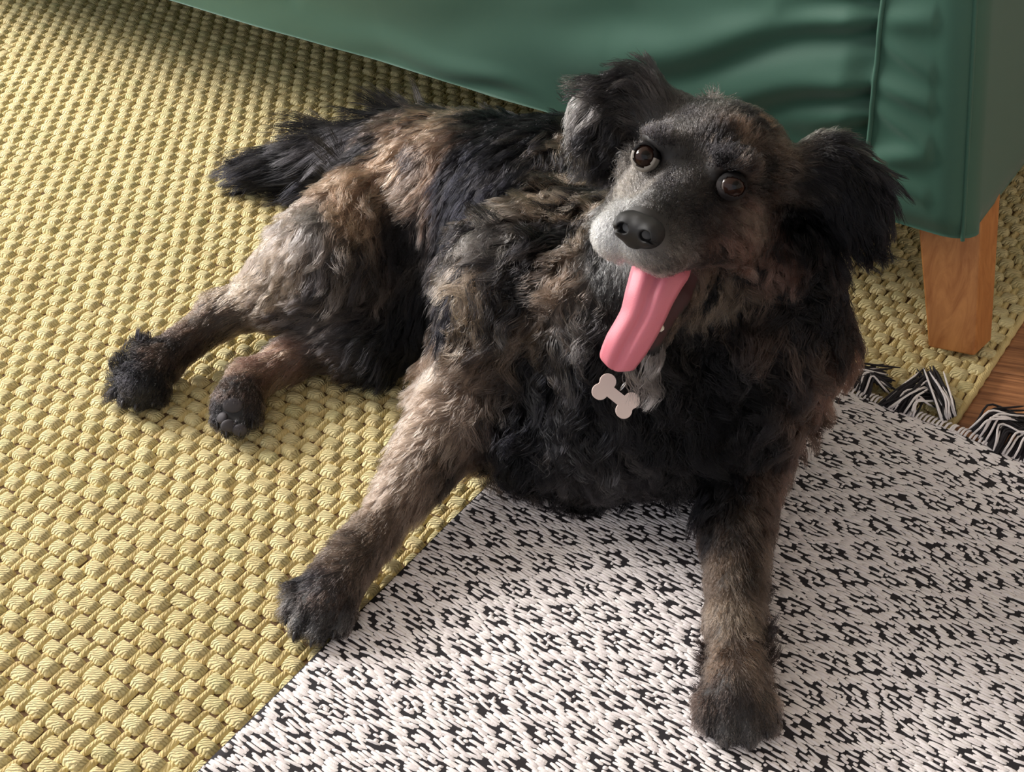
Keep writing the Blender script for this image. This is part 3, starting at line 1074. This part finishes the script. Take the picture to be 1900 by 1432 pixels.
    (500, 675, -.8, .5, 1.6, .2, .25, 'tn', 'rb', .5), (450, 710, -.6, .8, 1.2, .1, .2, 'db', 'dg', .4), (435, 770, -.2, .95, 1, .1, .2, 'dg', 'bk', .4),
    # loose tufts on the legs
    (1420, 1212, 1, -.25, 2.8, .3, .5, 'k', 'k', .1), (1416, 1110, .9, .3, 2.2, .5, .4, 'bk', 'br', .3), (1288, 1235, -.9, -.2, 2., .2, .4, 'bk', 'k', .3),
    (240, 655, -.35, -.95, 3., .5, .5, 'k', 'k', .1), (640, 1008, -1, -.2, 2.2, .2, .4, 'bk', 'br', .4), (590, 1055, -.8, -.3, 1.8, .2, .4, 'bk', 'k', .4),
    # tail
    (690, 275, -.9, .3, 3.2, .1, .25, 'bk', 'dg', .4), (620, 270, -1, .05, 7.5, .05, .3, 'bk', 'dg', .3), (600, 262, -.95, -.28, 8.5, .05, .3, 'bk', 'dg', .4), (590, 330, -.95, .30, 8.5, .05, .3, 'k', 'bk', .4), (520, 340, -.95, .22, 6.5, .05, .28, 'k', 'bk', .4), (550, 290, -1, .1, 9, .05, .28, 'bk', 'k', .3),
    (500, 310, -1, .15, 8, .05, .25, 'k', 'bk', .3),
]
cp, cd, cl, ct = [], [], [], []
N_HEAD = [k for k, c in enumerate(CTRL) if c[0] == 1490 and c[1] == 400][0]+1
for k, (x, y, dx, dy, ln, cu, lf, a, b, sh) in enumerate(CTRL):
    p_, nn_ = hit(x, y, bvh_head if k < N_HEAD else bvh_body)
    d = R*dx - U*dy
    cp.append(p_)
    cd.append(d/np.linalg.norm(d))
    cl.append((ln*.01, cu, lf))
    ct.append((*lin(TONE[a]), *lin(TONE[b]), sh))
cp, cd, cl, ct = map(np.array, (cp, cd, cl, ct))
cp = np.hstack([cp, .12*(np.arange(len(cp)) < N_HEAD)[:, None]])


def coat(p):
    """interpolated lie, (length, curl, lift) and tones at points"""
    D, L_, T_ = [], [], []
    p = np.hstack([p, .12*headmask(p)[:, None]])
    for s_ in range(0, len(p), 20000):
        q_ = p[s_:s_+20000]
        d2 = ((q_[:, None]-cp[None])**2).sum(-1)
        m_ = d2.min(1)[:, None]
        sg = np.clip(np.sqrt(m_)*.55, .011, .03)**2
        w = np.exp(-(d2-m_)/(2*sg))
        w /= w.sum(1)[:, None]
        D.append(w@cd)
        L_.append(w@cl)
        T_.append(w@ct)
    return np.vstack(D), np.vstack(L_), np.vstack(T_)


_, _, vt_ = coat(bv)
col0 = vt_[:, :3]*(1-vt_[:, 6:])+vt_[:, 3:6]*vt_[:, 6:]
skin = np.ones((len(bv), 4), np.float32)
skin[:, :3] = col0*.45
# inside of the mouth is bare dark red
loc = (bv-HEAD)@HF.T/K


def mouth_inside(l, nl):
    """upper face of the lower jaw and the palate, in head axes (point, normal)"""
    ax_ = np.array([.031, .003, -.026])
    s_ = np.clip((l-[.045, .012, -.085])@ax_/(ax_@ax_), -1.2, .9)
    dj = np.linalg.norm(l-[.045, .012, -.085]-s_[:, None]*ax_, axis=1)
    jaw = (dj < .030) & (nl@np.array([.62, 0, .78]) > .42) & (l[:, 2] < -.048) & (np.abs(l[:, 1]-.010) < .021)
    pal = (nl[:, 2] < -.45) & (np.abs(l[:, 1]) < .019) & (l[:, 2] < -.040) & (l[:, 2] > -.075) & (l[:, 0] > .01) & (l[:, 0] < .100)
    return jaw | pal


inm = mouth_inside(loc, bn@HF.T)
skin[inm, :3] = lin((58, 22, 26))
at = body_me.color_attributes.new('coat', 'FLOAT_COLOR', 'POINT')
at.data.foreach_set('color', skin.ravel())
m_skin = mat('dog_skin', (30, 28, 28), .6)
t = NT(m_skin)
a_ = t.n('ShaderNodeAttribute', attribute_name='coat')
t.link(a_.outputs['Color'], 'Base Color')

dog = empty('dog', (-.55, .8, 0))
tag(dog, 'shaggy black and brindle dog lying on the rugs with its tongue hanging out', 'dog')
dog_inv = Matrix.Translation((.55, -.8, 0))


def dogpart(name, data, material, smooth=True, label=None):
    o = obj(name, data, dog, material, smooth)
    o.matrix_parent_inverse = dog_inv
    if label:
        o['label'] = label
    return o


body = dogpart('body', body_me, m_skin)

# ------------------------------------------------------------------ dog: eyes, nose, tongue, teeth, claws
def uv_ball(nu, nv):
    th = np.linspace(0, np.pi, nv+1)
    ph = np.arange(nu)*2*np.pi/nu
    v = [(math.cos(a), math.sin(a)*math.cos(b), math.sin(a)*math.sin(b)) for a in th for b in ph]
    f = [(i*nu+j, i*nu+(j+1) % nu, (i+1)*nu+(j+1) % nu, (i+1)*nu+j) for i in range(nv) for j in range(nu)]
    return np.array(v), np.array(f)


m_eye = mat('eyeball', (24, 15, 12), .07, IOR=1.36)
t = NT(m_eye)
a_ = t.n('ShaderNodeAttribute', attribute_name='iris')
t.link(a_.outputs['Color'], 'Base Color')
m_lidr = mat('eyelid_pale', (150, 144, 136), .5)
m_lidl = mat('eyelid_dark', (16, 14, 15), .8, Specular_IOR_Level=.2)
m_lidm = mat('eyelid_grey', (40, 36, 36), .8, Specular_IOR_Level=.2)
gaze = -F*.86 + u_*.05 + n_*.25
gaze /= np.linalg.norm(gaze)
for k, q_ in enumerate(EYES):
    v, f = uv_ball(32, 24)
    g = gaze + e_*(.30 if k else .0)
    g /= np.linalg.norm(g)
    a1 = np.cross(g, u_)
    a1 /= np.linalg.norm(a1)
    a2 = np.cross(g, a1)
    ang = np.arccos(np.clip(v[:, 0], -1, 1))
    v2 = v*EYE_R
    v2[:, 0] += .0009*np.exp(-(ang/.45)**2)
    w = v2@np.stack([g, a1, a2]) + hd(*q_)
    me = mesh('eye', w, f)
    c4 = np.ones((len(v), 4), np.float32)
    c4[:, :3] = np.where((ang < .30)[:, None], lin((6, 5, 5)), np.where((ang < 1.02)[:, None], lin((40, 25, 20)), lin((112, 104, 100))))
    me.color_attributes.new('iris', 'FLOAT_COLOR', 'POINT').data.foreach_set('color', c4.ravel())
    dogpart('eye', me, m_eye, label='dark brown eye')
    # lids: a shell around the ball with an almond opening
    v, f = uv_ball(48, 40)
    fw = n_*.30 + (-F)*.80 + e_*(.12 if k else -.16)
    fw /= np.linalg.norm(fw)
    l1 = e_ - fw*(e_@fw)
    l1 /= np.linalg.norm(l1)
    l2 = np.cross(fw, l1)
    l2 = l2 if l2@u_ > 0 else -l2
    ang = np.arccos(np.clip(v[:, 0], -1, 1))
    cx_, cy_ = v[:, 1], v[:, 2]
    op = (cx_/(.62 if k == 0 else .80))**2 + ((cy_+(.02 if k == 0 else .06))/(.70 if k == 0 else .55))**2
    openv = (op < 1) & (v[:, 0] > 0)
    rr = EYE_R*(1.03+(.17 if k == 0 else .07)*np.exp(-((op-1.45)/.42)**2)*(v[:, 0] > 0))
    w = (v*rr[:, None])@np.stack([fw, l1, l2]) + hd(*q_)
    fk = f[~openv[f].any(1) & (v[f][:, :, 0].mean(1) > -.25)]
    low = (v[fk][:, :, 2].mean(1) < (.12 if k == 0 else -.05))
    dogpart('upper_eyelid', mesh('upper_eyelid', w, fk[~low]), m_lidl)
    dogpart('lower_eyelid', mesh('lower_eyelid', w, fk[low]), m_lidr if k == 0 else m_lidm, label='pale lower eyelid rim' if k == 0 else None)

# nose leather with two nostrils
nf = Field((-.03, -.03, -.03), (.03, .03, .03), .0009)
I3 = np.eye(3)
nf.ell((0, 0, 0), I3, (.0125, .0185, .0125), .004)
nf.ell((-.002, 0, -.010), I3, (.009, .010, .008), .006)
for s_ in (1, -1):
    nf.ell((.004, s_*.0105, -.001), I3, (.0095, .0085, .0095), .004)
    nf.ell((.0125, s_*.0088, -.001), I3, (.0120, .0042, .0038), .0012, sub=True)
    nf.cone((.011, s_*.0125, -.003), .0016, (.006, s_*.0175, -.006), .0012, .0015, sub=True)
nf.cone((.0135, 0, -.004), .0008, (.012, 0, -.016), .0008, .0015, sub=True)
v, f = nf.surface()
v = smooth_mesh(v, f, 2)
m_nose = mat('nose_leather', (12, 12, 14), .42)
t = NT(m_nose)
vo = t.n('ShaderNodeTexVoronoi', i_Scale=900.)
bp = t.n('ShaderNodeBump', i_Height=vo.outputs[0], i_Strength=.3, i_Distance=.0005)
t.link(bp.outputs[0], 'Normal')
NOSE = hd(.119, 0, -.020)
dogpart('nose', mesh('nose', v@HF+NOSE, f), m_nose, label='wet black nose')

# tongue: lofted along its drape
m_tongue = mat('tongue', (214, 122, 136), .5, Subsurface_Weight=.15, Subsurface_Scale=.01)
t = NT(m_tongue)
ge = t.n('ShaderNodeNewGeometry')
nz = t.n('ShaderNodeTexNoise', i_Vector=ge.outputs['Position'], i_Scale=1100., i_Detail=2.)
bp = t.n('ShaderNodeBump', i_Height=nz.outputs[0], i_Strength=.25, i_Distance=.0006)
t.link(bp.outputs[0], 'Normal')


J1 = hd(.083, 0, -.112)
tl = [hd(.020, 0, -.050), near_cam(1229, 492, hd(.070, 0, -.062), .0), near_cam(1208, 540, hd(.085, 0, -.085), .006),
      near_cam(1190, 590, J1, .018), near_cam(1162, 640, J1, .016), near_cam(1145, 672, J1, .010), near_cam(1138, 686, J1, .006)]
wd = [.016, .0222, .0192, .0170, .0168, .0150, .009]
lf_ = R*.93 - U*.20 + T*.10
cl_ = catmull(tl, 40)
tt = np.linspace(0, 1, 40)
ww = np.interp(tt, np.linspace(0, 1, len(wd)), wd)
ww[-9:] = ww[-9]*np.sqrt(np.clip(1-(np.arange(1, 10)/9.15)**2, 0, 1))
tan = np.gradient(cl_, axis=0)
tan /= np.linalg.norm(tan, axis=1)[:, None]
sd = lf_[None]-tan*(tan@lf_)[:, None]
sd /= np.linalg.norm(sd, axis=1)[:, None]
up_ = np.cross(sd, tan)
up_ *= np.sign(up_@T)[:, None]
nc = 15
cs = np.linspace(-1, 1, nc)
prof = .0045*(1-np.abs(cs)**2.5)+.0022*np.exp(-((np.abs(cs)-.45)/.28)**2)-.0042*np.exp(-(cs/.16)**2)
profb = -.0040*(1-np.abs(cs)**2.5)
edge_sag = -.004*np.abs(cs)**2
topv = cl_[:, None]+sd[:, None]*(cs*1.)[None, :, None]*ww[:, None, None]+up_[:, None]*(prof+edge_sag)[None, :, None]*(ww/ww.max())[:, None, None]
botv = cl_[:, None]+sd[:, None]*(cs*1.)[None, :, None]*ww[:, None, None]+up_[:, None]*(profb+edge_sag)[None, :, None]*(ww/ww.max())[:, None, None]
ringv = np.concatenate([topv, botv[:, ::-1][:, 1:-1]], 1)
m2 = ringv.shape[1]
i, j = np.meshgrid(np.arange(39), np.arange(m2), indexing='ij')
q = np.stack([i*m2+j, i*m2+(j+1) % m2, (i+1)*m2+(j+1) % m2, (i+1)*m2+j], -1).reshape(-1, 4)
vv_ = ringv.reshape(-1, 3)
dogpart('tongue', mesh('tongue', vv_, q), m_tongue, label='long pink tongue hanging out')

# teeth
m_tooth = mat('tooth', (238, 226, 210), .25)
for a, b, r_ in ((near_cam(1226, 610, J1, .010), near_cam(1217, 594, J1, .018), .0030), (near_cam(1232, 588, J1, .0), near_cam(1228, 580, J1, .004), .0018), (near_cam(1250, 566, J1, -.004), near_cam(1247, 558, J1, 0), .0016)):
    v, f = tube(np.linspace(a, b, 6), r_*np.array([1, 1, .9, .75, .5, .12]), 8)
    dogpart('tooth', mesh('tooth', v, f), m_tooth)

# claws
m_claw = mat('claw', (38, 34, 34), .35)
for e, d, s, r_ in toes:
    a = e+d*r_*.55+np.array([0, 0, r_*.15])
    v, f = tube(np.array([a, a+d*.003+[0, 0, .0005], a+d*.0065-[0, 0, .0015], a+d*.008-[0, 0, .004]]), [.0026, .0023, .0015, .0004], 7)
    dogpart('claw', mesh('claw', v, f), m_claw)
# pads of the left hind paw, sole turned to the viewer
m_pad = mat('paw_pad', (58, 54, 58), .7)
PADS = [(432, 752, .010, .008), (424, 790, .0075, .0065), (445, 798, .0075, .0065), (412, 775, .0065, .006)]
pad_pts = []
for x, y, ra, rb in PADS:
    p_, nn_ = hit(x, y)
    pad_pts.append((p_, ra))
    v, f = uv_ball(14, 10)
    a1 = np.cross(nn_, R)
    a1 /= np.linalg.norm(a1)
    a2 = np.cross(nn_, a1)
    dogpart('paw_pad', mesh('paw_pad', (v*[.0030, rb, ra])@np.stack([nn_, a1, a2])+p_, f), m_pad)

# ------------------------------------------------------------------ dog: fur
tri = np.vstack([bf[:, [0, 1, 2]], bf[:, [0, 2, 3]]])
A, Bv, Cv = bv[tri[:, 0]], bv[tri[:, 1]], bv[tri[:, 2]]
cr = np.cross(Bv-A, Cv-A)
area = np.linalg.norm(cr, axis=1)*.5
cen = (A+Bv+Cv)/3
hl = (cen-HEAD)@HF.T/K
headness = np.exp(-np.maximum(np.linalg.norm((hl-[.03, 0, -.01])/[.11, .075, .07], axis=1)-1, 0)*6)
legz = smoothstep(.10, .05, cen[:, 2])*(cen[:, 1] < .72)
nrm = cr/(np.linalg.norm(cr, axis=1)[:, None]+1e-12)
facing = ((EYE-cen)/np.linalg.norm(EYE-cen, axis=1)[:, None]*nrm).sum(1)
dens = 1+3.0*headness+.8*legz
dens *= np.where(facing > -.35, 1., .35)
dens *= smoothstep(.004, .010, cen[:, 2])
N_FUR = 175000
pr = area*dens
pr /= pr.sum()
ti = rng.choice(len(tri), N_FUR, p=pr)
r1, r2 = np.sqrt(rng.random(N_FUR)), rng.random(N_FUR)
root = A[ti]*(1-r1)[:, None]+Bv[ti]*(r1*(1-r2))[:, None]+Cv[ti]*(r1*r2)[:, None]
nr = bn[tri[ti, 0]]*(1-r1)[:, None]+bn[tri[ti, 1]]*(r1*(1-r2))[:, None]+bn[tri[ti, 2]]*(r1*r2)[:, None]
nr /= np.linalg.norm(nr, axis=1)[:, None]+1e-9
rl = (root-HEAD)@HF.T/K
bad = np.zeros(N_FUR, bool)
for q_ in EYES:
    bad |= np.linalg.norm(root-hd(*q_), axis=1) < (.0148 if q_[1] < 0 else .0138)
bad |= np.linalg.norm((root-NOSE)@HF.T/[.014, .020, .014], axis=1) < 1
bad |= mouth_inside(rl, nr@HF.T)
for p_, ra in pad_pts:
    bad |= np.linalg.norm(root-p_, axis=1) < ra*1.05
root, nr = root[~bad], nr[~bad]
N = len(root)

D, Lp, Tp = coat(root)
# clump guides
kd_n = 9000
gi = rng.choice(N, kd_n, replace=False)
kd = KDTree(kd_n)
for k, g in enumerate(gi):
    kd.insert(Vector(root[g]), k)
kd.balance()
near_g = np.array([kd.find(Vector(x))[1] for x in root])

KP = 9


def grow(root, nr, D, Lp, ph, jitter, big):
    n = len(root)
    L = Lp[:, 0]*(1+rng.normal(0, .16, n)).clip(.5, 1.5)
    curl = Lp[:, 1]
    lift = Lp[:, 2]+.14*smoothstep(.012, .006, Lp[:, 0])
    tg = D - nr*(D*nr).sum(1)[:, None]
    tn = np.linalg.norm(tg, axis=1)[:, None]
    tg = np.where(tn > .15, tg/(tn+1e-9), tg)
    tg = tg + rng.normal(0, jitter, (n, 3))
    sidev = np.cross(nr, tg)
    sidev /= np.linalg.norm(sidev, axis=1)[:, None]+1e-9
    out = np.empty((n, KP, 3))
    pos = root-nr*.001
    out[:, 0] = pos
    wl = (.021+.010*ph[:, 1])*big                # wavelength of the waves
    amp = curl*np.minimum(.0060*big, L*.15*big)
    for k in range(1, KP):
        s = k/(KP-1)
        lf = lift[:, None]*(1.35-1.1*s)
        d = tg*(1-.35*lf)+nr*lf+np.array([0, 0, -1.])*(.20*s*smoothstep(.012, .05, L))[:, None]
        d /= np.linalg.norm(d, axis=1)[:, None]
        pos = pos+d*(L/(KP-1))[:, None]
        a = 2*np.pi*(s*L/wl)+ph[:, 0]*6.283
        wob = (np.sin(a)-np.sin(ph[:, 0]*6.283))*amp*min(1, s*2.2)
        wob2 = (np.cos(a)-np.cos(ph[:, 0]*6.283))*amp*.6*min(1, s*2.2)
        out[:, k] = pos+sidev*wob[:, None]+nr*np.abs(wob2)[:, None]
    return out


# locks: a few large guides lead the small ones where the coat is long and curly
lk_n = 1700
li = rng.choice(N, lk_n, replace=False)
kl = KDTree(lk_n)
for k, g in enumerate(li):
    kl.insert(Vector(root[g]), k)
kl.balance()
near_l = np.array([kl.find(Vector(root[g]))[1] for g in gi])
lph = rng.random((lk_n, 2))
LK = grow(root[li], nr[li], D[li], Lp[li], lph, .30, 1.75)
gph = rng.random((kd_n, 2))
G = grow(root[gi], nr[gi], D[gi], Lp[gi], gph, .14, 1)
s = np.linspace(0, 1, KP)
wl_ = (smoothstep(.15, .8, Lp[gi][:, 1])*.85+.10)*smoothstep(.010, .03, Lp[gi][:, 0])
o_ = (root[gi]-root[li][near_l])
tg_ = LK[near_l]+o_[:, None]*(1-.72*s[None, :, None]**.8)
wg_ = (wl_[:, None]*s[None]**.6)[:, :, None]
G = G*(1-wg_)+tg_*wg_
ph = gph[near_g]+rng.normal(0, .03, (N, 2))
X = grow(root, nr, D, Lp, ph, .07, 1)
s = np.linspace(0, 1, KP)
cl_w = (.25+.75*smoothstep(.006, .03, Lp[:, 0]))*.86
cl_w *= (1-.45*rng.random(N)**3)
rel = X-X[:, :1]
grel = G[near_g]-root[gi][near_g][:, None]
offs = (root-root[gi][near_g])
tgt = G[near_g]+offs[:, None]*(1-.80*s[None, :, None]**.8)
wgt = (cl_w[:, None]*s[None]**.7)[:, :, None]
X = X*(1-wgt)+tgt*wgt
X += rng.normal(0, .0005, X.shape)*s[None, :, None]
X[:, :, 2] = np.maximum(X[:, :, 2], .0035+.004*rng.random((N, 1)))

sel = rng.random(N)*.25+.40*rng.random(kd_n)[near_g]+.35*rng.random(lk_n)[near_l[near_g]]
wide = np.array([noise.noise(Vector(x)*26) for x in root[gi]])[near_g]*.55
pick = smoothstep(-.14, .14, Tp[:, 6]+wide-sel)
colr = Tp[:, :3]*(1-pick[:, None])+Tp[:, 3:6]*pick[:, None]
colr *= np.exp(rng.normal(0, .22, N)+.20*rng.normal(0, 1, kd_n)[near_g]+.25*rng.normal(0, 1, lk_n)[near_l[near_g]])[:, None]

hair = bpy.data.hair_curves.new('fur')
hair.add_curves([KP]*N)
hair.position_data.foreach_set('vector', X.astype(np.float32).ravel())
rad = (.00020+.00006*rng.random(N))[:, None]*np.array([1., 1., 1., .95, .9, .8, .7, .5, .2])[None]
hair.attributes.new('radius', 'FLOAT', 'POINT').data.foreach_set('value', rad.astype(np.float32).ravel())
c4 = np.ones((N, 4), np.float32)
c4[:, :3] = colr.clip(0, 1)
hair.attributes.new('fur_color', 'FLOAT_COLOR', 'CURVE').data.foreach_set('color', c4.ravel())
m_fur = bpy.data.materials.new('fur')
m_fur.use_nodes = True
t = NT(m_fur)
t.t.nodes.remove(t.b)
a_ = t.n('ShaderNodeAttribute', attribute_name='fur_color')
hb = t.n('ShaderNodeBsdfHairPrincipled', i_Color=a_.outputs['Color'], i_Roughness=.27)
hb.inputs['Radial Roughness'].default_value = .5
hb.inputs['IOR'].default_value = 1.34
out_n = [x for x in t.t.nodes if x.type == 'OUTPUT_MATERIAL'][0]
t.t.links.new(hb.outputs[0], out_n.inputs[0])
hair.materials.append(m_fur)
fur = bpy.data.objects.new('fur', hair)
COL.objects.link(fur)
fur.parent = dog
fur.matrix_parent_inverse = dog_inv
stuff(fur)

# ------------------------------------------------------------------ bone-shaped tag hanging on the chest
p0, _ = hit(1142, 732)
a_, b_ = near_cam(1120, 717, p0, .044), near_cam(1164, 752, p0, .040)
ax = b_-a_
Lb = np.linalg.norm(ax)
ax /= Lb
nb = T-ax*(T@ax)
nb /= np.linalg.norm(nb)
sb = np.cross(nb, ax)
out2 = []


def arc(cx_, cy_, r_, a0, a1, n):
    return [(cx_+r_*math.cos(a), cy_+r_*math.sin(a)) for a in np.linspace(a0, a1, n)]


rl_, ly = .0066, .0050
pts2 = arc(Lb, ly, rl_, math.radians(-40), math.radians(184), 14)+arc(0, ly, rl_, math.radians(-4), math.radians(220), 14)+arc(0, -ly, rl_, math.radians(140), math.radians(364), 14)+arc(Lb, -ly, rl_, math.radians(-184), math.radians(40), 14)
bm = bmesh.new()
vs = [bm.verts.new(a_+ax*x+sb*y) for x, y in pts2]
fc = bm.faces.new(vs)
r_ = bmesh.ops.extrude_face_region(bm, geom=[fc])
for v_ in r_['geom']:
    if isinstance(v_, bmesh.types.BMVert):
        v_.co += Vector(nb*.0022)
m_tag = mat('pink_white_enamel', (226, 206, 198), .35)
pt = empty('pet_tag', a_)
tag(pt, 'small pale bone-shaped pet tag on the dog\'s chest below its tongue', 'pet tag')
me = bm_mesh('pet_tag', bm)
o = obj('plate', me, pt, m_tag, False)
o.matrix_parent_inverse = Matrix.Translation(-Vector(a_))
tp_ = (a_+b_)*.5+sb*.004
v, f = tube(np.array([tp_+nb*.003*math.cos(q_)+sb*(.006+.0042*math.sin(q_)) for q_ in np.linspace(0, 2*np.pi, 20)]), .0006, 6)
m_metal = mat('steel', (190, 190, 190), .25, Metallic=1.)
o = obj('split_ring', mesh('split_ring', v, f), pt, m_metal)
o.matrix_parent_inverse = Matrix.Translation(-Vector(a_))
